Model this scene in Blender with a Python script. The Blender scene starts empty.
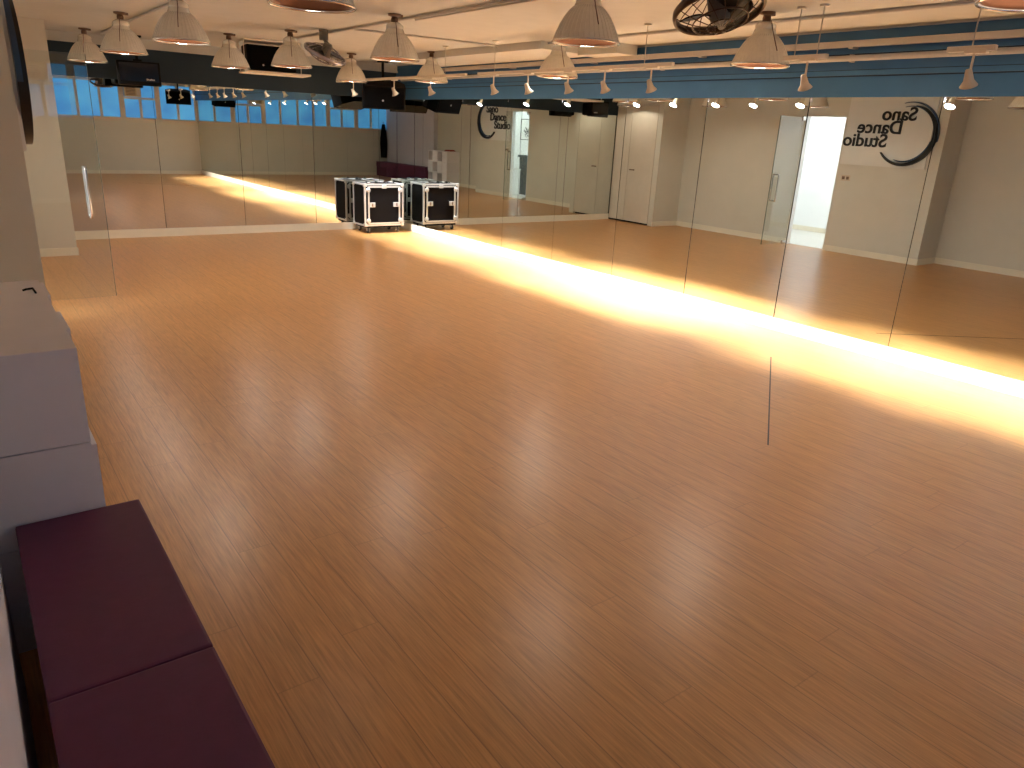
import bpy, bmesh, math, random
from mathutils import Vector, Matrix
random.seed(7)
C = bpy.context.scene.collection
SC = bpy.context.scene
PI = math.pi
# ------------------------------------------------------------------ camera
F_PX, YAW, PITCH, ROLL = 732.7, math.radians(37.212), math.radians(19.051), math.radians(2.868)
EYE = 1.62
fw = Vector((math.sin(YAW)*math.cos(PITCH), math.cos(YAW)*math.cos(PITCH), -math.sin(PITCH)))
rt = Vector((math.cos(YAW), -math.sin(YAW), 0)); up = rt.cross(fw)
rt2 = math.cos(ROLL)*rt + math.sin(ROLL)*up
up2 = -math.sin(ROLL)*rt + math.cos(ROLL)*up
cd = bpy.data.cameras.new('camera'); cam = bpy.data.objects.new('camera', cd); C.objects.link(cam)
M = Matrix((rt2, up2, -fw)).transposed().to_4x4(); M.translation = (0, 0, EYE)
cam.matrix_world = M
cd.sensor_width = 36; cd.lens = F_PX/1024*36; cd.clip_start = 0.02; cd.clip_end = 100
SC.camera = cam
# ------------------------------------------------------------------ light and exposure
SC.view_settings.view_transform = 'Standard'; SC.view_settings.look = 'None'
SC.view_settings.exposure = 0.35; SC.view_settings.gamma = 1.0
SC.view_settings.use_curve_mapping = False
wd = bpy.data.worlds.new('world'); SC.world = wd; wd.use_nodes = True
wd.node_tree.nodes['Background'].inputs[0].default_value = (0.3, 0.4, 0.55, 1)
wd.node_tree.nodes['Background'].inputs[1].default_value = 0.02
SC.cycles.max_bounces = 12; SC.cycles.diffuse_bounces = 6; SC.cycles.glossy_bounces = 8
SC.cycles.transmission_bounces = 8; SC.cycles.transparent_max_bounces = 8
SPOT_W = 560.0          # each track spot aimed at the foot of the mirrors
FILL_W = 13.5           # warm room fill light added in each pendant
CORR_W = 28.0          # emission strength of the corridor ceiling panels
PANE_E = 0.8
# ------------------------------------------------------------------ room sizes (metres)
W, L, B, ZC = 5.89, 11.15, 0.86, 2.5
MB, MT = 0.11, 2.0
XR, XJ, XC, Y1, Y2 = -0.2, 0.356, 1.054, 5.2, 9.93
D0, D1, DH = 6.74, 7.43, 2.07
SPOT_X, SPOT_Z = 4.8, 2.03
SPOTS = [10.39, 9.16, 8.23, 6.91, 6.31, 5.69, 5.19, 4.63, 3.19, 2.13, 0.9]

# ------------------------------------------------------------------ materials
def lin(c):
    return tuple(((v/255)/12.92 if v/255 <= .04045 else ((v/255+.055)/1.055)**2.4) for v in c) + (1,)
def mat(name, col, rough=.6, metal=0, emit=0, noise=0, nscale=20, bump=0, spec=.5, trans=0, emitcol=None, coat=0):
    m = bpy.data.materials.new(name); m.use_nodes = True; nt = m.node_tree; b = nt.nodes['Principled BSDF']
    c = lin(col) if max(col) > 1 else tuple(col)+(1,)
    b.inputs['Base Color'].default_value = c; b.inputs['Roughness'].default_value = rough
    b.inputs['Metallic'].default_value = metal; b.inputs['Specular IOR Level'].default_value = spec
    b.inputs['Transmission Weight'].default_value = trans; b.inputs['Coat Weight'].default_value = coat
    if emit:
        b.inputs['Emission Color'].default_value = (lin(emitcol) if emitcol else c); b.inputs['Emission Strength'].default_value = emit
    if noise or bump:
        tc = nt.nodes.new('ShaderNodeTexCoord'); n = nt.nodes.new('ShaderNodeTexNoise')
        n.inputs['Scale'].default_value = nscale; n.inputs['Detail'].default_value = 5
        nt.links.new(tc.outputs['Object'], n.inputs['Vector'])
        if noise:
            r = nt.nodes.new('ShaderNodeValToRGB')
            r.color_ramp.elements[0].position = .3; r.color_ramp.elements[1].position = .7
            r.color_ramp.elements[0].color = tuple(v*(1-noise) for v in c[:3])+(1,)
            r.color_ramp.elements[1].color = tuple(min(1, v*(1+noise)) for v in c[:3])+(1,)
            nt.links.new(n.outputs['Fac'], r.inputs['Fac']); nt.links.new(r.outputs['Color'], b.inputs['Base Color'])
        if bump:
            bp = nt.nodes.new('ShaderNodeBump'); bp.inputs['Strength'].default_value = bump; bp.inputs['Distance'].default_value = .01
            nt.links.new(n.outputs['Fac'], bp.inputs['Height']); nt.links.new(bp.outputs['Normal'], b.inputs['Normal'])
    return m

def wood_floor():
    m = bpy.data.materials.new('oak_laminate'); m.use_nodes = True; nt = m.node_tree; N = nt.nodes; K = nt.links.new
    b = N['Principled BSDF']
    tc = N.new('ShaderNodeTexCoord'); sep = N.new('ShaderNodeSeparateXYZ'); K(tc.outputs['Object'], sep.inputs[0])
    def mth(op, a, bb=None, c=None):
        n = N.new('ShaderNodeMath'); n.operation = op
        for i, v in enumerate((a, bb, c)):
            if v is None: continue
            if isinstance(v, (int, float)): n.inputs[i].default_value = v
            else: K(v, n.inputs[i])
        return n.outputs[0]
    PW, PL = .135, 1.8
    xs = mth('DIVIDE', sep.outputs['X'], PW); row = mth('FLOOR', xs); fx = mth('FRACT', xs)
    wn = N.new('ShaderNodeTexWhiteNoise'); wn.noise_dimensions = '1D'; K(row, wn.inputs['W'])
    ys = mth('ADD', mth('DIVIDE', sep.outputs['Y'], PL), wn.outputs['Value'])
    colm = mth('FLOOR', ys); fy = mth('FRACT', ys)
    idn = mth('ADD', mth('MULTIPLY', row, 7.31), mth('MULTIPLY', colm, 3.17))
    wn2 = N.new('ShaderNodeTexWhiteNoise'); wn2.noise_dimensions = '1D'; K(idn, wn2.inputs['W'])
    # grain stretched along the plank
    cmb = N.new('ShaderNodeCombineXYZ')
    K(mth('ADD', mth('MULTIPLY', sep.outputs['X'], 62.0), mth('MULTIPLY', idn, 5.0)), cmb.inputs[0]); K(mth('MULTIPLY', sep.outputs['Y'], 1.6), cmb.inputs[1]); K(idn, cmb.inputs[2])
    n1 = N.new('ShaderNodeTexNoise'); n1.inputs['Scale'].default_value = 1.0; n1.inputs['Detail'].default_value = 6; n1.inputs['Roughness'].default_value = .62
    n1.inputs['Distortion'].default_value = .9; K(cmb.outputs[0], n1.inputs['Vector'])
    cmb2 = N.new('ShaderNodeCombineXYZ')
    K(mth('MULTIPLY', sep.outputs['X'], 160.0), cmb2.inputs[0]); K(mth('MULTIPLY', sep.outputs['Y'], 7.0), cmb2.inputs[1]); K(idn, cmb2.inputs[2])
    n2 = N.new('ShaderNodeTexNoise'); n2.inputs['Scale'].default_value = 1.0; n2.inputs['Detail'].default_value = 3; K(cmb2.outputs[0], n2.inputs['Vector'])
    g = mth('ADD', mth('MULTIPLY', n1.outputs['Fac'], .42), mth('MULTIPLY', n2.outputs['Fac'], .58))
    g = mth('ADD', g, mth('MULTIPLY', mth('SUBTRACT', wn2.outputs['Value'], .5), .03))
    rp = N.new('ShaderNodeValToRGB'); e = rp.color_ramp.elements
    e[0].position = .34; e[0].color = lin(FLOOR_DARK); e[1].position = .68; e[1].color = lin(FLOOR_LIGHT)
    mid = rp.color_ramp.elements.new(.5); mid.color = lin(FLOOR_MID)
    K(g, rp.inputs['Fac'])
    # thin joints
    jx = mth('MINIMUM', fx, mth('SUBTRACT', 1.0, fx)); jy = mth('MINIMUM', fy, mth('SUBTRACT', 1.0, fy))
    jm = mth('MAXIMUM', mth('LESS_THAN', jx, .014), mth('MULTIPLY', mth('LESS_THAN', jy, .0014), .5))
    mx = N.new('ShaderNodeMix'); mx.data_type = 'RGBA'; mx.inputs['B'].default_value = lin((74, 42, 24))
    K(mth('MULTIPLY', jm, .42), mx.inputs['Factor']); K(rp.outputs['Color'], mx.inputs['A']); K(mx.outputs['Result'], b.inputs['Base Color'])
    rr = mth('ADD', mth('MULTIPLY', n1.outputs['Fac'], .03), FLOOR_ROUGH - .015)
    K(rr, b.inputs['Roughness'])
    bp = N.new('ShaderNodeBump'); bp.inputs['Strength'].default_value = .02; bp.inputs['Distance'].default_value = .001
    K(n2.outputs['Fac'], bp.inputs['Height']); K(bp.outputs['Normal'], b.inputs['Normal'])
    b.inputs['Specular IOR Level'].default_value = .7
    return m
FLOOR_DARK, FLOOR_MID, FLOOR_LIGHT, FLOOR_ROUGH = (170, 119, 64), (194, 138, 78), (212, 153, 89), .31
m_floor = wood_floor()
m_ceil = mat('ceiling_paint', (200, 199, 193), .85, noise=.03, nscale=6, bump=.15)
m_wall = mat('wall_paint', (205, 200, 187), .75, noise=.025, nscale=3, bump=.06)
m_lilac = mat('lilac_board', (206, 196, 200), .6, noise=.02, nscale=4)
m_cor = mat('corridor_paint', (236, 238, 240), .7, noise=.015, nscale=4)
m_corfloor = mat('corridor_vinyl', (205, 203, 196), .3, noise=.03, nscale=10)
m_base = mat('white_gloss_trim', (226, 218, 198), .4, noise=.02, nscale=8)
m_blue = mat('blue_paint', (62, 116, 162), .5, noise=.05, nscale=5, bump=.05)
m_bluedark = mat('blue_shadow_line', (22, 46, 66), .6, noise=.05)  # darker blue for the painted shadow lines on the fascia
m_teal = mat('charcoal_teal_paint', (22, 44, 58), .7, noise=.05, nscale=5)
m_backing = mat('mirror_backing', (52, 44, 36), .8, noise=.05)
m_black = mat('black_plastic', (8, 8, 8), .6, spec=.15, noise=.1, nscale=60)
m_grille = mat('black_speaker_cloth', (6, 6, 7), .9, spec=.1, noise=.3, nscale=300, bump=.3)
m_lam = mat('black_laminate', (10, 5, 5), .6, noise=.2, nscale=90, bump=.1, spec=.12)
m_alu = mat('aluminium', (214, 210, 206), .35, metal=.55, noise=.04, nscale=40)
m_chrome = mat('chrome', (225, 225, 228), .12, metal=1, noise=.02)
m_white = mat('white_enamel', (226, 218, 204), .4, noise=.03, nscale=15)
m_pipe = mat('white_pipe_paint', (190, 187, 182), .5, noise=.03, nscale=12)
m_shade = mat('frosted_prismatic_shade', (234, 229, 216), .18, noise=.04, nscale=30, spec=.6, coat=.4)
m_copper = mat('copper_reflector', (104, 66, 46), .30, metal=.7, noise=.15, nscale=9)
m_fit = mat('brown_fitting', (110, 82, 64), .5, noise=.1, nscale=40)
m_fanb = mat('fan_blade_black', (6, 8, 8), .35, noise=.1, nscale=15, spec=.25)
m_fanring = mat('bronze_fan_guard', (84, 66, 54), .3, metal=.7, noise=.1, nscale=30)
m_fansil = mat('silver_fan_guard', (168, 166, 180), .25, metal=.7, noise=.06, nscale=30)
m_fancop = mat('fan_copper_blade', (150, 96, 70), .3, metal=.4, noise=.1, nscale=12)
m_fangrey = mat('fan_grey_body', (104, 98, 88), .5, noise=.05)
m_purple = mat('purple_vinyl', (92, 36, 66), .6, noise=.06, nscale=25, bump=.12)
m_shelf = mat('white_shelf_board', (234, 228, 231), .55, noise=.02, nscale=8)
m_hole = mat('shelf_back_shade', (62, 54, 48), .7, noise=.05)  # darkened to paint in the shade inside the shelf openings
m_rub = mat('grey_rubber', (60, 58, 56), .7, noise=.05)
m_red = mat('red_cloth', (150, 40, 34), .8, noise=.1, bump=.3)
m_logo = mat('logo_black', (18, 20, 24), .35, noise=.05)
m_logob = mat('logo_blue', (44, 70, 102), .35, noise=.06)
m_board = mat('logo_board', (216, 214, 208), .4, noise=.015, nscale=5)
m_ink = mat('ink', (40, 44, 52), .6, noise=.2, nscale=30)
m_paper = mat('paper', (232, 232, 230), .7, noise=.02)
m_grey = mat('dark_grey_laminate', (78, 88, 94), .5, noise=.05)
m_frame = mat('window_frame_cream', (214, 204, 186), .5, noise=.05)
m_ac = mat('beige_plastic', (202, 186, 152), .5, noise=.04)
m_plug = mat('socket_plastic', (196, 180, 160), .4, noise=.03)
m_linedark = mat('dark_line', (58, 40, 34), .6, noise=.05)  # dark brown of the thin line on the floor
m_cabinet = mat('cabinet_door_laminate', (205, 194, 178), .5, noise=.03, nscale=6)
m_sil = mat('spot_head_enamel', (214, 206, 192), .35, noise=.03)
m_led = mat('lit_spot_lens', (255, 255, 255), .3, emit=60, emitcol=(236, 244, 255), noise=.01)
m_corl = mat('lit_ceiling_panel', (255, 255, 255), .5, emit=CORR_W, emitcol=(244, 248, 255), noise=.01)
m_bulb = mat('fill_bulb', (250, 220, 180), .4, emit=.6, emitcol=(255, 190, 120), noise=.01)  # glow added to go with the fill light in the pendants
m_marks = mat('silver_brand_mark', (196, 196, 200), .4, noise=.02)
def mirror_mat():
    m = bpy.data.materials.new('silvered_mirror'); m.use_nodes = True; nt = m.node_tree; b = nt.nodes['Principled BSDF']
    b.inputs['Metallic'].default_value = 1; b.inputs['Roughness'].default_value = 0
    tc = nt.nodes.new('ShaderNodeTexCoord'); n = nt.nodes.new('ShaderNodeTexNoise'); n.inputs['Scale'].default_value = 2
    r = nt.nodes.new('ShaderNodeValToRGB'); r.color_ramp.elements[0].color = (.70, .73, .69, 1); r.color_ramp.elements[1].color = (.73, .76, .72, 1)
    nt.links.new(tc.outputs['Object'], n.inputs['Vector']); nt.links.new(n.outputs['Fac'], r.inputs['Fac']); nt.links.new(r.outputs['Color'], b.inputs['Base Color'])
    return m
m_mirror = mirror_mat()
def glass_mat():
    m = bpy.data.materials.new('door_glass'); m.use_nodes = True; nt = m.node_tree
    for n in list(nt.nodes): nt.nodes.remove(n)
    out = nt.nodes.new('ShaderNodeOutputMaterial'); mix = nt.nodes.new('ShaderNodeMixShader'); lw = nt.nodes.new('ShaderNodeLayerWeight'); pw = nt.nodes.new('ShaderNodeMath'); pw.operation = 'POWER'; pw.inputs[1].default_value = 5
    fr = nt.nodes.new('ShaderNodeMath'); fr.operation = 'MULTIPLY_ADD'; fr.inputs[1].default_value = .96; fr.inputs[2].default_value = .075
    lw.inputs['Blend'].default_value = .5; nt.links.new(lw.outputs['Facing'], pw.inputs[0]); nt.links.new(pw.outputs[0], fr.inputs[0])
    t = nt.nodes.new('ShaderNodeBsdfTransparent'); t.inputs[0].default_value = (.95, .975, .965, 1)
    g = nt.nodes.new('ShaderNodeBsdfGlossy'); g.inputs['Roughness'].default_value = 0; g.inputs[0].default_value = (.95, .97, 1, 1)
    nt.links.new(fr.outputs[0], mix.inputs[0]); nt.links.new(t.outputs[0], mix.inputs[1]); nt.links.new(g.outputs[0], mix.inputs[2])
    nt.links.new(mix.outputs[0], out.inputs[0])
    return m
m_glass = glass_mat()
def pane_mat():
    m = bpy.data.materials.new('blue_film_window'); m.use_nodes = True; nt = m.node_tree; b = nt.nodes['Principled BSDF']
    tc = nt.nodes.new('ShaderNodeTexCoord'); n = nt.nodes.new('ShaderNodeTexNoise'); n.inputs['Scale'].default_value = 1.7
    r = nt.nodes.new('ShaderNodeValToRGB'); r.color_ramp.elements[0].position = .3; r.color_ramp.elements[1].position = .7
    r.color_ramp.elements[0].color = lin((66, 132, 200)); r.color_ramp.elements[1].color = lin((98, 178, 226))
    nt.links.new(tc.outputs['Object'], n.inputs['Vector']); nt.links.new(n.outputs['Fac'], r.inputs['Fac'])
    nt.links.new(r.outputs['Color'], b.inputs['Emission Color']); b.inputs['Emission Strength'].default_value = PANE_E
    b.inputs['Base Color'].default_value = lin((40, 90, 140)); b.inputs['Roughness'].default_value = .3
    return m
m_pane = pane_mat()

# ------------------------------------------------------------------ mesh helpers
def NB(): return bmesh.new()
def box(bm, x0, x1, y0, y1, z0, z1, mi=0, rot=None, bev=0):
    vs = [bm.verts.new(Vector((x, y, z))) for z in (z0, z1) for y in (y0, y1) for x in (x0, x1)]
    fs = [bm.faces.new([vs[i] for i in f]) for f in ((0, 2, 3, 1), (4, 5, 7, 6), (0, 1, 5, 4), (2, 6, 7, 3), (0, 4, 6, 2), (1, 3, 7, 5))]
    for f in fs: f.material_index = mi
    if bev:
        r = bmesh.ops.bevel(bm, geom=list({e for f in fs for e in f.edges}), offset=bev, segments=2, affect='EDGES', profile=.6)
        vs = list({v for f in r['faces'] for v in f.verts} | {v for v in vs if v.is_valid})
    if rot:
        bmesh.ops.transform(bm, matrix=rot, verts=[v for v in vs if v.is_valid])
    return vs
def lathe(bm, prof, n=32, mi=0, M_=None, closed=False):
    rings = []
    for r, z in prof:
        rings.append([bm.verts.new(Vector((r*math.cos(2*PI*k/n), r*math.sin(2*PI*k/n), z))) for k in range(n)])
    for a in range(len(rings)-1 + (1 if closed else 0)):
        A, Bq = rings[a], rings[(a+1) % len(rings)]
        for k in range(n):
            f = bm.faces.new((A[k], A[(k+1) % n], Bq[(k+1) % n], Bq[k])); f.material_index = mi; f.smooth = True
    if M_ is not None: bmesh.ops.transform(bm, matrix=M_, verts=[v for R in rings for v in R])
    return rings
def solidlathe(bm, prof, n=32, mi=0, M_=None):
    rings = lathe(bm, prof, n, mi, M_)
    for R, rev in ((rings[0], True), (rings[-1], False)):
        f = bm.faces.new(list(reversed(R)) if rev else R); f.material_index = mi
def tube(bm, pts, r, n=8, mi=0, cap=True):
    pts = [Vector(p) for p in pts]; rings = []
    prev = None
    for i, p in enumerate(pts):
        t = (pts[min(i+1, len(pts)-1)] - pts[max(i-1, 0)]).normalized()
        a = prev if prev is not None else (Vector((0, 0, 1)) if abs(t.z) < .9 else Vector((1, 0, 0)))
        u = (a - t*a.dot(t)).normalized(); prev = u; v = t.cross(u)
        rings.append([bm.verts.new(p + r*(u*math.cos(2*PI*k/n) + v*math.sin(2*PI*k/n))) for k in range(n)])
    for A, Bq in zip(rings, rings[1:]):
        for k in range(n):
            f = bm.faces.new((A[k], A[(k+1) % n], Bq[(k+1) % n], Bq[k])); f.material_index = mi; f.smooth = True
    if cap:
        bm.faces.new(list(reversed(rings[0]))); bm.faces.new(rings[-1])
def ring(bm, R, r, n=40, k=8, M_=None, sx=1, mi=0):
    vs = []
    for i in range(n):
        a = 2*PI*i/n
        vs.append([bm.verts.new(Vector(((R+r*math.cos(2*PI*j/k))*math.cos(a), (R+r*math.cos(2*PI*j/k))*math.sin(a), sx*r*math.sin(2*PI*j/k)))) for j in range(k)])
    for i in range(n):
        for j in range(k):
            f = bm.faces.new((vs[i][j], vs[(i+1) % n][j], vs[(i+1) % n][(j+1) % k], vs[i][(j+1) % k])); f.smooth = True; f.material_index = mi
    if M_ is not None: bmesh.ops.transform(bm, matrix=M_, verts=[v for q in vs for v in q])
def obj(name, bm, mats, parent=None, loc=None, label=None):
    bmesh.ops.recalc_face_normals(bm, faces=bm.faces)
    me = bpy.data.meshes.new(name); bm.to_mesh(me); bm.free()
    for m in (mats if isinstance(mats, (list, tuple)) else [mats]): me.materials.append(m)
    o = bpy.data.objects.new(name, me); C.objects.link(o)
    if parent: o.parent = parent
    if loc: o.location = loc
    if label: o['label'] = label
    return o
def bobj(name, dims, m, parent=None, label=None, bev=0):
    bm = NB(); box(bm, *dims, bev=bev); return obj(name, bm, m, parent, label=label)
def tag(o, label, cat, group=None):
    o['label'] = label; o['category'] = cat
    if group: o['group'] = group
    return o
def thing(name, label, cat, loc=(0, 0, 0), rotz=0, group=None):
    o = bpy.data.objects.new(name, None); C.objects.link(o); o.location = loc; o.rotation_euler = (0, 0, rotz)
    o.empty_display_size = .1
    return tag(o, label, cat, group)
def struct(name, bm, m, parent=None):
    o = obj(name, bm, m, parent)
    if parent is None: o['kind'] = 'structure'
    return o
def sbox(name, boxes, m, parent=None, bev=0):
    bm = NB()
    for b_ in boxes: box(bm, *b_, bev=bev)
    return struct(name, bm, m, parent)
def dup(root, loc, label, rotz=None, group=None, rx=None):
    r = root.copy(); C.objects.link(r); r.location = loc; r['label'] = label
    if rotz is not None: r.rotation_euler = (0, 0, rotz)
    if group: r['group'] = group
    for ch in list(root.children):
        c = ch.copy(); C.objects.link(c); c.parent = r
        for g in list(ch.children):
            d = g.copy(); C.objects.link(d); d.parent = c
    return r
ORD = ['first', 'second', 'third', 'fourth', 'fifth', 'sixth', 'seventh', 'eighth', 'ninth', 'tenth', 'eleventh', 'twelfth']

# ------------------------------------------------------------------ shell
sbox('floor', [(XR-.1, W+.1, -B-.1, L+.1, -.1, 0)], m_floor)
sbox('floor_corridor', [(-2.1, XR-.1, 3.0, 9.6, -.1, -.002), (XR-.1, XJ-.1, Y1+.1, 9.6, .0, .004)], m_corfloor)
sbox('ceiling', [(-2.1, W+.1, -B-.1, L+.1, ZC, ZC+.1)], m_ceil)
sbox('wall_right', [(W+.012, W+.1, -B-.1, L+.1, 0, ZC)], m_backing)
sbox('wall_back', [(XC-.9, W+.012, L+.012, L+.1, 0, ZC)], m_backing)
sbox('baseboard_right', [(W-.012, W+.012, -B, L-.012, 0, MB)], m_base)
sbox('baseboard_back', [(XC, W-.012, L-.012, L+.012, 0, MB)], m_base)
# blue fascia above the right-hand mirrors, with its raised painted rails
bm = NB()
box(bm, W-.01, W+.012, -B, L-.01, MT, ZC)
o = struct('trim_1', bm, m_blue)
sbox('trim_2', [(W-.016, W-.01, -B, L-.02, 2.150, 2.160), (W-.016, W-.01, -B, L-.02, 2.196, 2.202), (W-.016, W-.01, -B, L-.02, 2.305, 2.318)], m_bluedark)  # thin dark strips paint in the shadow lines along the rails
sbox('trim_3', [(W-.03, W-.01, -B, L-.02, 2.160, 2.196), (W-.028, W-.01, -B, L-.02, 2.318, 2.345)], m_blue)
sbox('trim_4', [(W-.03, W-.01, -B, L-.02, 2.485, ZC)], m_ceil)
sbox('trim_5', [(XC-.1, W-.01, L-.01, L+.012, MT, 2.40)], m_teal)
sbox('trim_6', [(XC-.1, W-.01, L-.04, L+.012, 2.40, ZC), (XC-.1, W-.01, L-.06, L-.04, 2.385, 2.41)], m_ceil)
# left side: recess wall, projecting logo wall, door opening, far pillar
sbox('wall_left', [(XR-.1, XR, -B-.1, Y1+.1, 0, ZC)], m_wall)
bm = NB()
box(bm, XR, XJ, Y1, Y1+.1, 0, ZC); box(bm, XJ-.1, XJ, Y1+.1, D0, 0, ZC)
box(bm, XJ-.1, XJ, D1, L+.1, 0, ZC); box(bm, XJ-.1, XJ, D0, D1, DH, ZC)
box(bm, XJ, XC, Y2, Y2+.12, 0, ZC); box(bm, XJ, XC, Y2+.12, L+.1, 2.2, ZC)
struct('wall_projecting', bm, m_wall)
sbox('wall_panel', [(XR, -.06, -B, 2.22, 0, ZC)], m_lilac)
bm = NB()
box(bm, XR, XR+.012, 2.22, Y1-.012, 0, .09); box(bm, XR, XJ+.012, Y1-.012, Y1, 0, .09); box(bm, XJ, XJ+.012, Y1, D0, 0, .09)
box(bm, XJ, XJ+.012, D1, Y2-.012, 0, .09); box(bm, XJ, XC+.01, Y2-.012, Y2, 0, .09)
struct('baseboard_left', bm, m_base)
# window wall behind the camera
sbox('wall_front', [(XR-.1, W+.1, -B-.1, -B, 0, 1.43), (XR-.1, W+.1, -B-.1, -B, 2.37, ZC)], m_wall)
sbox('baseboard_front', [(XR, W-.02, -B, -B+.012, 0, .09)], m_base)
sbox('trim_7', [(XR, W-.02, -B, -B+.05, 1.41, 1.44)], m_frame)
edges = [(XR, 1.0, [.49], None), (1.0, 1.97, [1.5], 2.02), (1.97, 3.98, [2.43, 2.94, 3.48], None), (3.98, 4.9, [4.45], 1.97), (4.9, W, [5.4], None)]
for i, (a, b_, mul, bar) in enumerate(edges):
    bm = NB(); t = .05 if bar is None else .075
    zt = 2.37
    box(bm, a, a+t, -B-.06, -B+.01, 1.44, zt); box(bm, b_-t, b_, -B-.06, -B+.01, 1.44, zt)
    box(bm, a+t, b_-t, -B-.05, -B, 1.44, 1.47); box(bm, a+t, b_-t, -B-.05, -B, zt-.03, zt)
    for x in mul: box(bm, x-.03, x+.03, -B-.05, -B+.004, 1.47, (bar or zt-.03))
    if bar: box(bm, a+t, b_-t, -B-.055, -B+.006, bar-.03, bar+.02)
    w = struct('window_%d' % (i+1), bm, m_frame)
    bm = NB(); box(bm, a, b_, -B-.04, -B-.03, 1.44, zt); obj('pane', bm, m_pane, w)
# corridor beyond the door
bm = NB()
box(bm, -2.0, -1.9, 3.0, 9.6, 0, ZC); box(bm, -2.0, XR-.1, 2.9, 3.0, 0, ZC); box(bm, -2.0, XJ-.1, 9.6, 9.7, 0, ZC)
struct('wall_corridor', bm, m_cor)
sbox('baseboard_corridor', [(-1.9, -1.885, 3.0, 9.6, 0, .09)], m_base)
for k, (x, y) in enumerate([(-.9, 8.4), (-.9, 6.6), (-1.1, 4.2)]):
    o = bobj('ceiling_light', (x-.3, x+.3, y-.3, y+.3, ZC-.03, ZC-.001), m_corl)
    tag(o, ['square lit ceiling panel at the far end of the corridor', 'square lit ceiling panel just inside the open doorway', 'square lit ceiling panel above the framed picture'][k], 'ceiling light', 'corridor ceiling panels')

# ------------------------------------------------------------------ mirrors
def mirror_panel(name, dims, clipdims, label, group):
    o = bobj(name, dims, m_mirror); tag(o, label, 'mirror', group)
    bm = NB(); box(bm, *clipdims); obj('clip', bm, m_chrome, o)
ys = [-B, .59, 1.67, 2.752, 3.832, 4.912, 5.99, 7.07, 8.15, 9.23, 10.31, L]
n = len(ys)-1
for i in range(n):
    g = .0045 if i in (3, 4, 5) else .0013
    k = n-1-i
    mirror_panel('mirror_panel', (W, W+.006, ys[i]+g, ys[i+1]-g, MB, MT), (W-.003, W, ys[i+1]-.02, ys[i+1]-.002, MT-.035, MT-.002),
                 'tall wall mirror on the right-hand wall, %s panel from the far corner' % ORD[k], 'mirrors on the long right wall')
xs = [XC+.005, 2.3, 3.392, 4.48, 5.57, W-.001]
for i in range(5):
    mirror_panel('mirror_panel', (xs[i]+.003, xs[i+1]-.003, L, L+.006, MB, MT), (xs[i+1]-.012, xs[i+1]-.004, L-.003, L, MT-.03, MT-.002),
                 'tall wall mirror on the far wall, %s panel from the left pillar' % ORD[i], 'mirrors on the far wall')

# ------------------------------------------------------------------ tall cabinet in the far left corner
t = thing('wall_cabinet', 'pale flush cabinet doors beside the far left pillar', 'cabinet', (0, 0, 0))
bobj('body', (XJ, XC-.02, Y2+.13, L+.01, .04, 2.19), m_cabinet, t)
bobj('plinth', (XJ, XC-.05, Y2+.13, L+.01, .0, .04), m_black, t)  # black recessed strip stands in for the shade under the doors
for a, b_, hy in ((Y2+.13, 10.72, 10.6), (10.726, L-.02, 10.86)):
    d = bobj('door', (XC-.018, XC, a, b_, .035, 2.18), m_cabinet, t)
    if hy < 10.7: bobj('handle', (XC, XC+.02, hy-.06, hy+.06, 1.0, 1.02), m_fit, d)

# ------------------------------------------------------------------ glass door, open into the room
dr = bobj('door_1', (XJ+.02, 1.05, 7.44, 7.452, .02, DH-.02), m_glass); dr['kind'] = 'structure'
bm = NB()
for s in (-1, 1):
    yy = 7.446 + s*.05
    tube(bm, [(.93, 7.446+s*.006, .73), (.93, yy, .73), (.93, yy, .76), (.93, yy, 1.12), (.93, yy, 1.15), (.93, 7.446+s*.006, 1.15)], .012, 10)
obj('handle', bm, m_chrome, dr)
bm = NB(); box(bm, 1.048, 1.0515, 7.4395, 7.4525, .02, DH-.02); obj('edge', bm, mat('green_glass_edge', (92, 106, 98), .25, noise=.03), dr)
bm = NB(); box(bm, XJ+.005, XJ+.09, 7.435, 7.457, DH-.07, DH-.005); box(bm, XJ+.005, XJ+.12, 7.432, 7.46, .005, .06)
obj('hinge', bm, m_chrome, dr)
sbox('trim_8', [(XJ-.1, XJ+.004, D1-.004, D1+.004, 0, DH), (XJ-.1, XJ+.004, D0-.004, D0+.004, 0, DH)], m_cor)

# ------------------------------------------------------------------ logo sign on the projecting wall
sg = thing('wall_sign', 'round swoosh studio sign with black lettering on a pale board', 'sign', (XJ, 6.0, 1.5))
bobj('board', (0, .03, -.62, .70, -.13, .97), m_board, sg)
def arc(name, R0, w0, a0, a1, cy, cz, x0, x1, m):
    bm = NB(); N_ = 60; fr, bk = [], []
    for i in range(N_+1):
        s = i/N_; a = math.radians(a0 + (a1-a0)*s); w = w0*(math.sin(PI*s)**.8) + .004
        for lst, x in ((fr, x1), (bk, x0)):
            lst.append((bm.verts.new((x, cy+(R0+w/2)*math.cos(a), cz+(R0+w/2)*math.sin(a))), bm.verts.new((x, cy+(R0-w/2)*math.cos(a), cz+(R0-w/2)*math.sin(a)))))
    for i in range(N_):
        (a_, b1), (c_, d_) = fr[i], fr[i+1]; (e_, f_), (g_, h_) = bk[i], bk[i+1]
        bm.faces.new((a_, c_, d_, b1)); bm.faces.new((e_, f_, h_, g_)); bm.faces.new((a_, e_, g_, c_)); bm.faces.new((b1, d_, h_, f_))
    bm.faces.new((fr[0][0], fr[0][1], bk[0][1], bk[0][0])); bm.faces.new((fr[-1][0], bk[-1][0], bk[-1][1], fr[-1][1]))
    return obj(name, bm, m, sg)
ACY, ACZ = -.27, .33
arc('swoosh', .415, .050, 100, 322, ACY, ACZ, .03, .085, m_logo)
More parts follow.
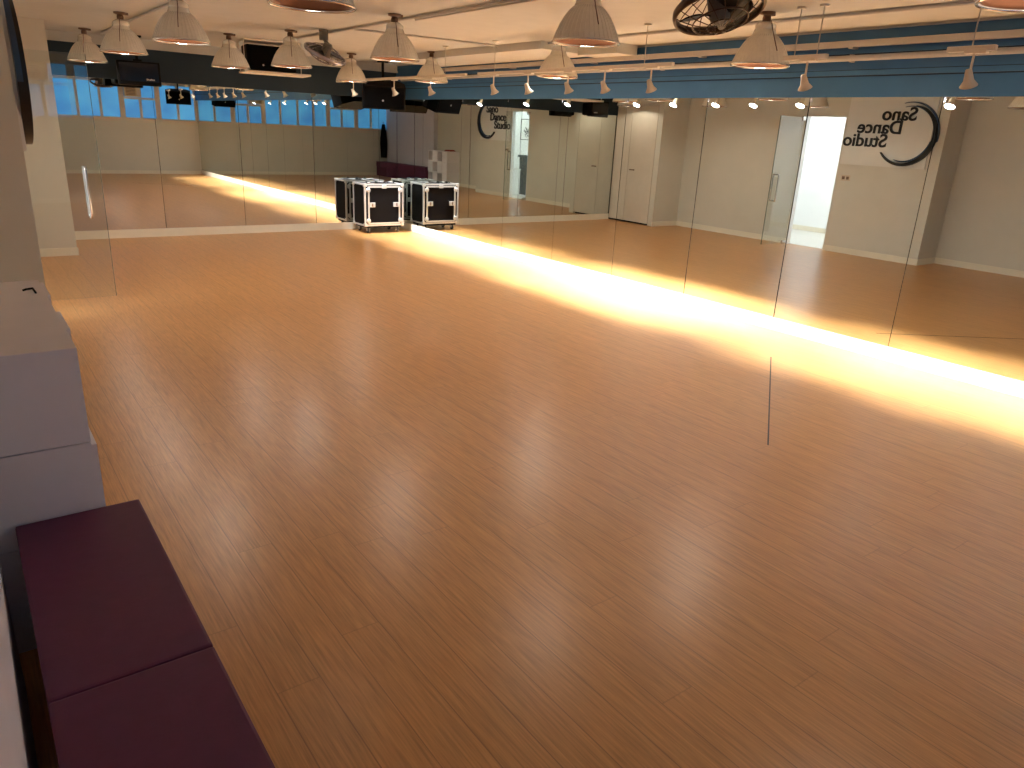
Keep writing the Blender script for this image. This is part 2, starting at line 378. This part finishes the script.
arc('swoosh', .385, .022, 75, 250, ACY-.01, ACZ+.015, .03, .065, m_logob)
arc('swoosh', .36, .022, 190, 290, ACY-.005, ACZ-.01, .03, .06, m_logob)
arc('swoosh', .455, .018, 75, 190, ACY, ACZ, .03, .06, m_logob)
def text_mesh(s, size, y, z, name):
    cu = bpy.data.curves.new('lettering', 'FONT'); cu.body = s; cu.size = size; cu.extrude = .008; cu.offset = .0045; cu.space_character = 1.0
    to = bpy.data.objects.new('tmp', cu); C.objects.link(to)
    bpy.context.view_layer.update()
    me = bpy.data.meshes.new_from_object(to.evaluated_get(bpy.context.evaluated_depsgraph_get()))
    bpy.data.objects.remove(to)
    # text x -> room +y, text y -> z, front faces +x
    me.transform(Matrix(((0, 0, 1, 0), (1.03, 0, 0, 0), (0, 1, 0, 0), (0, 0, 0, 1))))
    me.materials.clear(); me.materials.append(m_logo)
    o = bpy.data.objects.new(name, me); C.objects.link(o); o.parent = sg; o.location = (.038, y, z); return o
text_mesh('Sano', .262, -.365, .535, 'lettering')
text_mesh('Dance', .262, -.19, .345, 'lettering')
text_mesh('Studio', .266, .005, .150, 'lettering')
# socket plate under it
t = thing('wall_socket', 'small double socket on the wall under the sign', 'socket', (XJ, 6.57, 1.16))
bobj('plate', (0, .008, -.075, .075, -.04, .045), m_plug, t, bev=.002)
for s in (-1, 1): bobj('rocker', (.008, .013, s*.035-.022, s*.035+.022, -.02, .025), m_fit, t)

# ------------------------------------------------------------------ benches and shelf on the left
bc = [2.375, 1.53, .685, -.16, -.855]
blab = ['purple upholstered bench block touching the white cube shelf', 'purple upholstered bench block nearest the bottom edge of the photo, beyond the seam',
        'purple upholstered bench block, third along from the white cube shelf', 'purple upholstered bench block in the corner by the windows']
for i in range(4):
    t = thing('bench', blab[i], 'bench', (-.012, bc[i+1], 0), 0, 'purple bench blocks along the left wall')
    ln = bc[i]-bc[i+1]-.003
    bobj('cushion', (0, .335, 0, ln, .30, .45), m_purple, t, bev=.008)
    bobj('base', (.006, .325, .004, ln-.004, .0, .298), m_purple, t)
t = thing('cube_shelf', 'white stacked cube shelf with open and closed compartments', 'shelf', (XR, 2.385, 0))
SD, CW, NC = .415, .27, 4
for rI, (z0, z1) in enumerate(((.04, .36), (.36, .665), (.665, .965))):
    bm = NB(); T = .018; yl = NC*CW
    box(bm, 0, SD, 0, yl, z0+.002, z0+T); box(bm, 0, SD, 0, yl, z1-T, z1-.002)
    box(bm, 0, SD, 0, T, z0+T, z1-T); box(bm, 0, SD, yl-T, yl, z0+T, z1-T)
    for c in range(1, NC): box(bm, 0, SD, c*CW-T/2, c*CW+T/2, z0+T, z1-T)
    fr = obj('frame', bm, m_shelf, t)
    bobj('back', (0, .008, T, yl-T, z0+T, z1-T), m_hole, t)
    for c in range(NC):
        if (rI == 2 and c in (0, 2)) or (rI == 1 and c in (1,)) or (rI == 0 and c in (0, 2)): continue
        d = bobj('door', (SD-.001, SD+.015, c*CW+.006, (c+1)*CW-.006, z0+.012, z1-.012), m_shelf, t)
bobj('plinth', (.02, SD-.02, .01, NC*CW-.01, 0, .041), m_shelf, t)
bm = NB(); box(bm, 0, .2, 0, .3, 0, .022, bev=.008); box(bm, .015, .19, .02, .28, .022, .042, bev=.008)
tag(obj('folded_cloth', bm, m_red, loc=(-.16, 3.0, .963)), 'folded red cloth lying on top of the white cube shelf', 'cloth')
bm = NB(); tube(bm, [(.185, 3.20, .966), (.18, 3.25, .974), (.16, 3.27, .968), (.15, 3.26, .967)], .004)
tag(obj('hook', bm, m_black), 'small black hook lying on the far end of the white shelf top', 'hook')

# black coat hanging in the corner by the windows
bm = NB(); rings = []
for i in range(13):
    s = i/12; z = 1.62-1.05*s; a = .05+.085*math.sin(min(1, s*1.6)*PI/2)-.03*s; b_ = .035+.04*math.sin(min(1, s*1.4)*PI/2)
    rings.append([bm.verts.new((.09+a*math.cos(2*PI*k/24)*(1+.12*math.sin(k*2.6+s*3)), -.765+b_*math.sin(2*PI*k/24)*(1+.1*math.sin(k*1.7)), z)) for k in range(24)])
for A, Bq in zip(rings, rings[1:]):
    for k in range(24): bm.faces.new((A[k], A[(k+1) % 24], Bq[(k+1) % 24], Bq[k])).smooth = True
bm.faces.new(rings[0]); bm.faces.new(rings[-1])
ct = tag(obj('coat', bm, m_black), 'long black coat hanging in the corner beside the windows', 'coat')
bm = NB(); tube(bm, [(.09, -.765, 1.6), (.09, -.765, 1.68), (.09, -.85, 1.69)], .008); obj('hanger', bm, m_fit, ct)

# ------------------------------------------------------------------ flight case
def flight_case(loc):
    CW_, CD_, Z0, Z1 = .67, .42, .11, .75
    t = thing('flight_case', 'black flight case with aluminium edges on castors in the mirrored corner', 'flight case', loc)
    bobj('body', (.01, CW_-.01, .01, CD_-.01, Z0+.01, Z1-.01), m_lam, t)
    bm = NB(); E_ = .024
    for x0, x1 in ((0, E_), (CW_-E_, CW_)):
        for y0, y1 in ((0, E_), (CD_-E_, CD_)): box(bm, x0, x1, y0, y1, Z0, Z1)
        for z0, z1 in ((Z0, Z0+E_), (Z1-E_, Z1)): box(bm, x0, x1, E_, CD_-E_, z0, z1)
    for y0, y1 in ((0, E_), (CD_-E_, CD_)):
        for z0, z1 in ((Z0, Z0+E_), (Z1-E_, Z1)): box(bm, E_, CW_-E_, y0, y1, z0, z1)
    obj('edge_frame', bm, m_alu, t)
    for s, y0, y1 in (('front', -.006, .012), ('rear', CD_-.012, CD_+.006)):
        bm = NB(); a, b_ = .06, CW_-.06; c, d = Z0+.03, Z1-.035; e = .022
        box(bm, a, a+e, y0, y1, c, d); box(bm, b_-e, b_, y0, y1, c, d); box(bm, a+e, b_-e, y0, y1, c, c+e); box(bm, a+e, b_-e, y0, y1, d-e, d)
        pn = obj('lid_frame', bm, m_alu, t)
        for xx in (a+e+.045, b_-e-.045):
            bm = NB(); box(bm, xx-.05, xx+.05, y0-.006, y1, .40, .47, bev=.006); lt = obj('latch', bm, m_alu, t)
            bm = NB(); box(bm, xx-.012, xx+.012, y0-.014, y0-.004, .41, .46); obj('latch_turn', bm, m_chrome, lt)
        bm = NB(); box(bm, CW_/2-.035, CW_/2+.035, y0-.006, y1, Z1-.07, Z1-.015, bev=.005); obj('latch', bm, m_alu, t)
        for xx in (a, b_):
            for zz in (c+.055, d-.06):
                bm = NB(); solidlathe(bm, [(.036, 0), (.036, .012), (.02, .018)], 16, M_=Matrix.Translation((xx, y0+.004, zz)) @ Matrix.Rotation(PI/2, 4, 'X')); obj('corner_plate', bm, m_alu, t)
    for xx in (.0, CW_):
        for yy in (.0, CD_):
            for zz in (Z0, Z1):
                bm = NB(); box(bm, xx-.006 if not xx else xx-.045, xx+.045 if not xx else xx+.006, yy-.006 if not yy else yy-.045, yy+.045 if not yy else yy+.006, zz-.006 if zz < .2 else zz-.045, zz+.045 if zz < .2 else zz+.006, bev=.01)
                obj('corner_cap', bm, m_alu, t)
    # recessed dishes and cables on the lid
    for (x, y) in ((.2, .2), (.43, .24)):
        bm = NB(); ring(bm, .06, .008, 24, 6, Matrix.Translation((x, y, Z1+.004))); obj('wheel_dish', bm, m_alu, t)
    bm = NB(); tube(bm, [(.1+.022*k, .12+.1*math.sin(k*.9), Z1+.012+.006*math.sin(k*1.7)) for k in range(20)], .007, 6); obj('cable_tail', bm, m_black, t)
    for xx in (.08, CW_-.08):
        for yy in (.07, CD_-.07):
            bm = NB(); box(bm, xx-.035, xx+.035, yy-.03, yy+.03, Z0-.012, Z0, bev=.002); box(bm, xx-.022, xx-.016, yy-.02, yy+.02, .03, Z0-.012); box(bm, xx+.016, xx+.022, yy-.02, yy+.02, .03, Z0-.012)
            c_ = obj('castor', bm, m_alu, t)
            bm = NB(); solidlathe(bm, [(.036, -.014), (.038, -.01), (.038, .01), (.036, .014)], 20, M_=Matrix.Translation((xx, yy, .038)) @ Matrix.Rotation(PI/2, 4, 'Y')); obj('wheel', bm, m_rub, c_)
    bobj('kick_base', (.03, CW_-.03, .03, CD_-.03, Z0-.03, Z0+.01), m_black, t)
    return t
flight_case((5.04, 10.60, 0))

# ------------------------------------------------------------------ pendant lamps
def pendant(loc, label):
    t = thing('pendant_lamp', label, 'pendant lamp', loc, 0, 'prismatic bell pendant lamps')   # origin at the rim centre
    H_ = ZC - loc[2]
    outer = [(.206, 0), (.202, .012), (.188, .045), (.166, .095), (.138, .142), (.108, .178), (.084, .198), (.072, .235)]
    inner = [(r-.006, z+.002) for r, z in outer]
    bm = NB(); lathe(bm, outer + list(reversed(inner)), 40, closed=True)
    for k in range(40):      # prismatic ribs
        a = 2*PI*k/40
        tube(bm, [(r*math.cos(a), r*math.sin(a), z) for r, z in outer[1:-1]], .0035, 4)
    obj('shade', bm, m_shade, t)
    bm = NB(); lathe(bm, [(r-.010, z+.004) for r, z in outer[:7]] + [(r-.014, z+.004) for r, z in reversed(outer[:7])], 32, closed=True); obj('reflector', bm, m_copper, t)
    bm = NB(); ring(bm, .206, .006, 40, 6); obj('rim', bm, m_chrome, t)
    bm = NB(); solidlathe(bm, [(.072, .232), (.072, .262), (.055, .275), (.040, .285)], 24); obj('collar', bm, m_shade, t)
    bm = NB(); solidlathe(bm, [(.028, .285), (.030, .31), (.024, .33), (.020, H_-.02)], 16); obj('socket', bm, m_fit, t)
    bm = NB(); solidlathe(bm, [(.03, H_-.022), (.055, H_-.014), (.055, H_-.001)], 20); box(bm, -.02, .07, -.018, .018, H_-.02, H_-.002); obj('canopy', bm, m_fit, t)
    bm = NB(); solidlathe(bm, [(.01, .08), (.036, .10), (.045, .135), (.034, .175), (.02, .21)], 16); obj('bulb', bm, m_bulb, t)
    ld = bpy.data.lights.new('fill_light', 'POINT'); ld.energy = FILL_W; ld.color = (1, .92, .78); ld.shadow_soft_size = .035  # warm fill added here for the general room light
    lo = bpy.data.objects.new('fill_light', ld); C.objects.link(lo); lo.parent = t; lo.location = (0, 0, .065)
    bm = NB(); tube(bm, [(-.02, -.055, .29), (-.024, -.078, .235), (-.04, -.115, .175), (-.055, -.165, .085)], .0035, 5); obj('cord', bm, m_fit, t)
    return t
LP = [(1.49, 10.43, 'leftmost bell pendant lamp, small, beside the far left pillar'),
      (1.52, 8.40, 'second bell pendant lamp from the left, above the hanging television'),
      (1.60, 6.55, 'third bell pendant lamp from the left, its top cut by the photo edge'),
      (2.76, 9.22, 'bell pendant lamp left of the black ceiling speaker'),
      (3.08, 8.18, 'bell pendant lamp just right of the black ceiling speaker'),
      (1.55, 3.80, 'large bell pendant lamp cut by the top edge left of centre, mostly rim'),
      (3.22, 6.13, 'bell pendant lamp hanging from the double conduit near the middle'),
      (5.04, 8.62, 'pale bell pendant lamp above the middle track light rail'),
      (4.57, 9.95, 'smallest bell pendant lamp, in front of the corner loudspeaker'),
      (3.26, 3.72, 'large bell pendant lamp cut by the top edge right of centre'),
      (5.045, 6.15, 'bell pendant lamp behind the large one, over the track spots'),
      (3.27, 1.26, 'silver rimmed pendant lamp cut by the top right corner of the photo'),
      (4.84, 3.60, 'large bell pendant lamp beside the black caged fan')]
p0 = pendant((LP[0][0], LP[0][1], 2.15), LP[0][2])
DIM = {(1.55, 3.80): .12, (3.26, 3.72): .65}      # added fill is set lower in these two pendants
for x, y, lb in LP[1:]:
    q = dup(p0, (x, y, 2.15), lb)
    for c in q.children:
        if c.type == 'LIGHT' and (x, y) in DIM: c.data = c.data.copy(); c.data.energy = FILL_W*DIM[(x, y)]


# conduits on the ceiling
def conduit(pts, r, label, saddle=True):
    bm = NB(); tube(bm, pts, r, 8); o = tag(obj('conduit', bm, m_pipe), label, 'conduit')
    a, b_ = Vector(pts[0]), Vector(pts[-1]); n_ = 4
    for k in range(n_):
        p = a.lerp(b_, (k+.5)/n_); bm = NB(); box(bm, p.x-.03, p.x+.03, p.y-.03, p.y+.03, ZC-.012, ZC-.001); obj('junction_box' if k % 2 else 'saddle', bm, m_pipe, o)
conduit([(1.70, -.5, ZC-.014), (1.70, 10.6, ZC-.014)], .012, 'thin ceiling conduit over the left row of pendants')
conduit([(3.37, 1.8, ZC-.014), (3.37, 9.0, ZC-.014)], .012, 'ceiling conduit over the middle row of pendants')
conduit([(3.46, 1.8, ZC-.012), (3.46, 6.2, ZC-.012)], .009, 'thinner ceiling conduit running close beside the middle one')
conduit([(5.15, .3, ZC-.014), (5.15, 10.2, ZC-.014)], .014, 'ceiling conduit over the right row of pendants')
conduit([(3.42, 7.36, ZC-.010), (5.1, 7.2, ZC-.012)], .010, 'cross ceiling conduit linking the rows of pendants')
# shallow white bulkhead boxes against the right wall
bm = NB(); box(bm, 5.05, W-.05, 6.45, 9.7, 2.425, ZC); box(bm, 5.55, W-.05, 5.86, 6.45, 2.405, ZC)
struct('trim_9', bm, m_ceil)
# trunking along the blue fascia
bm = NB(); box(bm, W-.085, W-.03, -B, 9.7, 2.362, 2.408, bev=.004)
o = tag(obj('cable_trunking', bm, m_pipe), 'upper white trunking running the length of the blue fascia', 'trunking', None)
for y in (2.0, 3.5, 5.0, 6.5, 8.0): bm = NB(); box(bm, W-.09, W-.01, y-.02, y+.02, 2.35, 2.362); obj('bracket', bm, m_pipe, o)
bm = NB(); tube(bm, [(W-.05, -B, 2.285), (W-.05, 10.9, 2.28)], .022, 12)
o = tag(obj('pipe', bm, m_pipe), 'lower round white pipe running along the blue fascia', 'pipe')
for y in (1.5, 3.5, 5.5, 7.5, 9.5): bm = NB(); box(bm, W-.06, W-.01, y-.012, y+.012, 2.255, 2.31); obj('bracket', bm, m_pipe, o)

# ------------------------------------------------------------------ track rails and spots
def rail(y0, y1, label, wires, name='track_rail'):
    bm = NB(); box(bm, SPOT_X-.018, SPOT_X+.018, y0, y1, 2.17, 2.20, bev=.003)
    o = tag(obj(name, bm, m_white), label, 'track rail')
    for y in wires:
        bm = NB(); tube(bm, [(SPOT_X, y, 2.2), (SPOT_X, y, ZC-.006)], .004, 6); obj('suspension_rod', bm, m_pipe, o)
        bm = NB(); solidlathe(bm, [(.03, ZC-.012), (.03, ZC-.001)], 12, M_=Matrix.Translation((SPOT_X, y, 0))); obj('rod_cup', bm, m_white, o)
rail(7.45, 10.95, 'far white track rail in front of the corner loudspeaker', (7.9, 10.6))
rail(4.4, 7.2, 'middle white track rail carrying five spots', (6.9, 4.72))
rail(3.05, 3.38, 'short white rail carrying one spot beside the large pendant', (3.13, 3.3))
rail(2.02, 2.28, 'short white rail carrying the rightmost spot', (2.15,))
rail(.75, 1.05, 'short white rail overhead, the last one towards the windows', (.9,))
def spot(y, label):
    t = thing('track_spot', label, 'spotlight', (SPOT_X, y, SPOT_Z), 0, 'white track spotlights aimed at the mirrors')
    bm = NB(); box(bm, -.02, .02, -.07, .05, .128, .152, bev=.003); obj('adapter', bm, m_white, t)
    bm = NB(); tube(bm, [(0, 0, .128), (0, 0, .02)], .007, 8); obj('stem', bm, m_white, t)
    d = Vector((1.08, 0, -2.03)).normalized(); q = Vector((0, 0, 1)).rotation_difference(d).to_matrix().to_4x4()
    bm = NB(); lathe(bm, [(.001, -.05), (.017, -.047), (.022, -.018), (.028, .015), (.048, .046), (.045, .046), (.026, .015), (.001, .012)], 20, M_=q); hd = obj('head', bm, m_sil, t)
    bm = NB(); solidlathe(bm, [(.0395, .040), (.0395, .044)], 20, M_=q); obj('lens', bm, m_led, hd)
    ld = bpy.data.lights.new('spot_light', 'SPOT'); ld.energy = SPOT_W; ld.color = (.84, .91, 1); ld.shadow_soft_size = .035
    ld.spot_size = math.radians(72); ld.spot_blend = 1
    lo = bpy.data.objects.new('spot_light', ld); C.objects.link(lo); lo.parent = t; lo.location = d*.07
    lo.rotation_euler = d.to_track_quat('-Z', 'Y').to_euler()
    return t
SLAB = ['farthest white track spot, beside the smallest pendant', 'white track spot in front of the corner loudspeaker', 'white track spot at the near end of the far rail',
        'leftmost spot of the five on the middle rail', 'second spot from the left on the middle rail', 'middle spot of the five on the middle rail', 'fourth spot from the left on the middle rail',
        'rightmost spot of the five on the middle rail, its lit lens showing', 'lone white spot hanging beside the large right pendant', 'rightmost white spot, hanging under its own short rail',
        'white track spot nearest the windows, overhead']
s0 = spot(SPOTS[0], SLAB[0])
for y, lb in list(zip(SPOTS, SLAB))[1:]: dup(s0, (SPOT_X, y, SPOT_Z), lb)

# ------------------------------------------------------------------ caged ceiling fans
def fan(loc, tilt, R_, label, mring, mblade, post_off=(0, 0), blades=3, post=.045):
    t = thing('ceiling_fan', label, 'fan', loc)
    Q = tilt.to_4x4()
    bm = NB(); ring(bm, R_, .010, 48, 8, Q, 2.2); ring(bm, R_*.62, .004, 40, 5, Q @ Matrix.Translation((0, 0, -.055))); ring(bm, R_*.3, .004, 32, 5, Q @ Matrix.Translation((0, 0, -.075)))
    gd = obj('guard_ring', bm, mring, t)
    bm = NB()
    for s in (-1, 1):
        for k in range(16):
            a = 2*PI*k/16
            pts = [Q @ Vector((R_*f*math.cos(a+(1-f)*.25), R_*f*math.sin(a+(1-f)*.25), s*(.085*(1-f**2.2)))) for f in (.12, .35, .6, .82, 1.0)]
            tube(bm, pts, .0024, 5)
    obj('guard_wires', bm, mring, t)
    for k in range(blades):
        bm = NB(); a0 = 2*PI*k/blades; fr = []
        for i in range(9):
            rr = R_*(.14+.76*i/8); wdt = .85*(math.sin(PI*(.25+.6*i/8)))
            row = []
            for j in range(7):
                a = a0 + wdt*(j/6-.5)*1.9; zz = .03*(.5-j/6)*2
                row.append((rr*math.cos(a), rr*math.sin(a), zz))
            fr.append(row)
        top = [[bm.verts.new(Q @ Vector((x, y, z+.003))) for x, y, z in r] for r in fr]; bot = [[bm.verts.new(Q @ Vector((x, y, z-.003))) for x, y, z in r] for r in fr]
        for i in range(8):
            for j in range(6):
                bm.faces.new((top[i][j], top[i+1][j], top[i+1][j+1], top[i][j+1])).smooth = True
                bm.faces.new((bot[i][j], bot[i][j+1], bot[i+1][j+1], bot[i+1][j])).smooth = True
        for i in range(8):
            bm.faces.new((top[i][0], bot[i][0], bot[i+1][0], top[i+1][0])); bm.faces.new((top[i][6], top[i+1][6], bot[i+1][6], bot[i][6]))
        for j in range(6):
            bm.faces.new((top[0][j], top[0][j+1], bot[0][j+1], bot[0][j])); bm.faces.new((top[8][j], bot[8][j], bot[8][j+1], top[8][j+1]))
        obj('blade', bm, mblade, t)
    bm = NB(); solidlathe(bm, [(.02, -.06), (.045, -.05), (.05, .0), (.05, .09), (.035, .11)], 20, M_=Q); obj('motor', bm, m_fangrey, t)
    hz = ZC-loc[2]; c = Q @ Vector((0, 0, .10))
    bm = NB(); tube(bm, [tuple(c), (post_off[0], post_off[1], hz-.09)], .016, 10); obj('arm', bm, m_fangrey, t)
    bm = NB(); solidlathe(bm, [(post, hz-.10), (post, hz-.002)], 20, M_=Matrix.Translation((post_off[0], post_off[1], 0))); obj('mount', bm, m_fangrey, t)
    return t
rh = Vector((math.cos(YAW), -math.sin(YAW), 0)); fh = Vector((math.sin(YAW), math.cos(YAW), 0))
fan((3.02, 2.52, 2.20), Matrix.Rotation(math.radians(-9), 3, fh) @ Matrix.Rotation(math.radians(-19), 3, rh), .205, 'large black bladed fan in a bronze cage near the top edge', m_fanring, m_fanb)
fan((3.28, 7.76, 2.27), (Matrix.Rotation(math.radians(14), 3, 'Y') @ Matrix.Rotation(math.radians(22), 3, 'X')), .21, 'distant caged fan tilted on a grey post near the middle', m_fansil, m_fanb, (.0, .02))

# ------------------------------------------------------------------ television, loudspeakers
t = thing('television', 'black boxy television hanging by a bracket before the far wall', 'television', (2.06, 10.62, 1.93), math.radians(-6))
bm = NB(); box(bm, -.24, .24, -.05, .04, 0, .275, bev=.012); obj('casing', bm, m_black, t)
bm = NB(); box(bm, -.17, .17, .04, .24, .02, .24, bev=.03); obj('rear_housing', bm, m_black, t)
bm = NB(); box(bm, -.215, .215, -.056, -.05, .045, .255); obj('screen', bm, mat('dark_screen', (8, 9, 11), .12, noise=.02), t)
bm = NB()
for k in range(6): box(bm, .075+k*.016, .075+k*.016+.011, -.060, -.0565, .062+(k % 2)*.003, .082-(k % 3)*.003)
obj('brand_mark', bm, m_marks, t)
bm = NB(); tube(bm, [(0, .06, .28), (0, .06, ZC-1.93-.02)], .02, 10); box(bm, -.07, .07, 0, .12, ZC-1.93-.02, ZC-1.93-.001); box(bm, -.05, .05, .03, .09, .235, .30); obj('bracket', bm, m_black, t)

t = thing('loudspeaker', 'big black loudspeaker in a white cradle under the ceiling', 'loudspeaker', (3.36, 9.62, 2.13), math.radians(-8))
bm = NB(); box(bm, -.30, .27, -.16, .2, .03, .31, bev=.01); obj('cabinet', bm, m_black, t)
bm = NB(); box(bm, -.285, .255, -.172, -.16, .045, .295, bev=.004); obj('grille', bm, m_grille, t)
bm = NB(); box(bm, -.34, .44, -.2, .24, 0, .024, bev=.006); obj('cradle', bm, m_white, t)
bm = NB()
for x in (-.33, .33):
    for y in (-.15, .18): tube(bm, [(x, y, .02), (x, y, ZC-2.13-.001)], .005, 6)
box(bm, -.33, .33, -.19, .22, ZC-2.13-.02, ZC-2.13-.001); obj('hanger_rods', bm, m_white, t)
bm = NB(); solidlathe(bm, [(.01, 0), (.01, .006)], 12, M_=Matrix.Translation((-.12, -.172, .09)) @ Matrix.Rotation(PI/2, 4, 'X')); obj('badge', bm, m_marks, t)

def wedge_speaker(loc, rotz, label, tilt=18, sc=1.0):
    t = thing('loudspeaker', label, 'loudspeaker', loc, rotz)
    R0 = Matrix.Rotation(math.radians(tilt), 4, 'X')
    bm = NB(); pr = [(-.31, -.17), (.31, -.17), (.31, .02), (.20, .19), (-.20, .19), (-.31, .02)]
    v0 = [bm.verts.new(R0 @ Vector((x*sc, y*sc, 0))) for x, y in pr]; v1 = [bm.verts.new(R0 @ Vector((x*sc, y*sc, .33*sc))) for x, y in pr]
    bm.faces.new(list(reversed(v0))); bm.faces.new(v1)
    for k in range(6): bm.faces.new((v0[k], v0[(k+1) % 6], v1[(k+1) % 6], v1[k]))
    obj('cabinet', bm, m_black, t)
    bm = NB(); box(bm, -.29*sc, .29*sc, -.182*sc, -.17*sc, .02*sc, .31*sc, rot=R0, bev=.004); g_ = obj('grille', bm, m_grille, t)
    bm = NB(); solidlathe(bm, [(.014, 0), (.010, .006)], 12, M_=R0 @ Matrix.Translation((-.02, -.182*sc, .13*sc)) @ Matrix.Rotation(PI/2, 4, 'X')); obj('badge', bm, m_marks, t)
    bm = NB(); hz = ZC-loc[2]
    box(bm, -.018, .018, -.018, .018, .25*sc, hz-.02)
    box(bm, -.08*sc, .08*sc, -.05, .05, hz-.02, hz-.002); obj('yoke', bm, m_black, t)
    return t
wedge_speaker((5.40, 10.66, 1.88), math.radians(-22), 'black loudspeaker hanging in the far mirrored corner')
wedge_speaker((5.32, -.35, 1.90), math.radians(195), 'black loudspeaker hanging before the window, seen only in the mirrors', 12)

# window air conditioners
for k, (a, b_, z0) in enumerate(((4.06, 4.46, 2.0), (1.1, 1.6, 2.05))):
    t = thing('air_conditioner', ['beige window air conditioner above the cross bar, nearer the mirrored wall', 'beige window air conditioner above the cross bar, nearer the left wall'][k], 'air conditioner', ((a+b_)/2, -B, z0))
    w = (b_-a)/2
    bobj('casing', (-w, w, .004, .16, 0, .30), m_ac, t, bev=.01)
    bm = NB()
    for q in range(6): box(bm, -w+.03, w-.14, .16, .168, .04+q*.035, .055+q*.035)
    obj('louvre', bm, m_fit, t)
    bobj('control_panel', (w-.11, w-.02, .16, .166, .04, .24), m_frame, t)

# ------------------------------------------------------------------ corridor furniture
t = thing('reception_counter', 'low white counter standing in the bright corridor', 'counter', (-.26, 5.68, 0))
bobj('body', (-.18, .18, 0, .42, 0, .64), m_cor, t); bobj('worktop', (-.19, .19, -.02, .44, .64, .67), m_paper, t)
bm = NB()
for i in range(4): ring(bm, .05+.01*i, .008, 20, 6, Matrix.Translation((.02*i, .2, .684+.014*i)) @ Matrix.Rotation(.06*i, 4, 'X'))
tag(obj('cable_coil', bm, m_grey, loc=(-.28, 5.7, 0)), 'loose grey cable coil lying on the white corridor counter', 'cable')
t = thing('display_stand', 'dark grey upright stand in the bright corridor', 'stand', (-.76, 5.85, 0))
bobj('body', (-.15, .17, 0, .36, 0, .96), m_grey, t, bev=.01); bobj('top', (-.2, .22, -.03, .39, .96, 1.02), m_grey, t, bev=.008)
bobj('kick', (-.13, .15, .02, .34, 0, .02), m_black, t)
t = thing('framed_picture', 'framed ink drawing on the white corridor wall', 'picture', (-1.9, 4.38, 1.38))
bm = NB()
for d in ((0, .02, -.27, -.25, 0, .58), (0, .02, .25, .27, 0, .58), (0, .02, -.25, .25, 0, .02), (0, .02, -.25, .25, .56, .58)): box(bm, *d)
obj('frame', bm, m_ink, t); bobj('sheet', (0, .01, -.25, .25, .02, .56), m_paper, t)
bm = NB(); rr = random.Random(3)
for k in range(7):
    y, z = rr.uniform(-.12, .12), rr.uniform(.12, .42); pts = []
    for i in range(8): pts.append((.012, y, z)); y += rr.uniform(-.05, .06); z += rr.uniform(-.06, .05); y = max(-.2, min(.2, y)); z = max(.08, min(.5, z))
    tube(bm, pts, .009, 5)
obj('drawing', bm, m_ink, t)

# thin dark line on the floor in front of the bright strip
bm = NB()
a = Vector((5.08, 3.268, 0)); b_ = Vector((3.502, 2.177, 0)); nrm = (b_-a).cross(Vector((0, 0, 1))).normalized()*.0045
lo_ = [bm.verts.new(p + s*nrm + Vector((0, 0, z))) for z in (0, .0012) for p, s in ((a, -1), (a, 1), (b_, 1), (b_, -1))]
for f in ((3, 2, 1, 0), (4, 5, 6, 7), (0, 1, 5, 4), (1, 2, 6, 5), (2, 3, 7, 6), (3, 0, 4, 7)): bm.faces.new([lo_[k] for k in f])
tag(obj('floor_line', bm, m_linedark), 'thin dark line on the floor before the bright strip', 'tape')
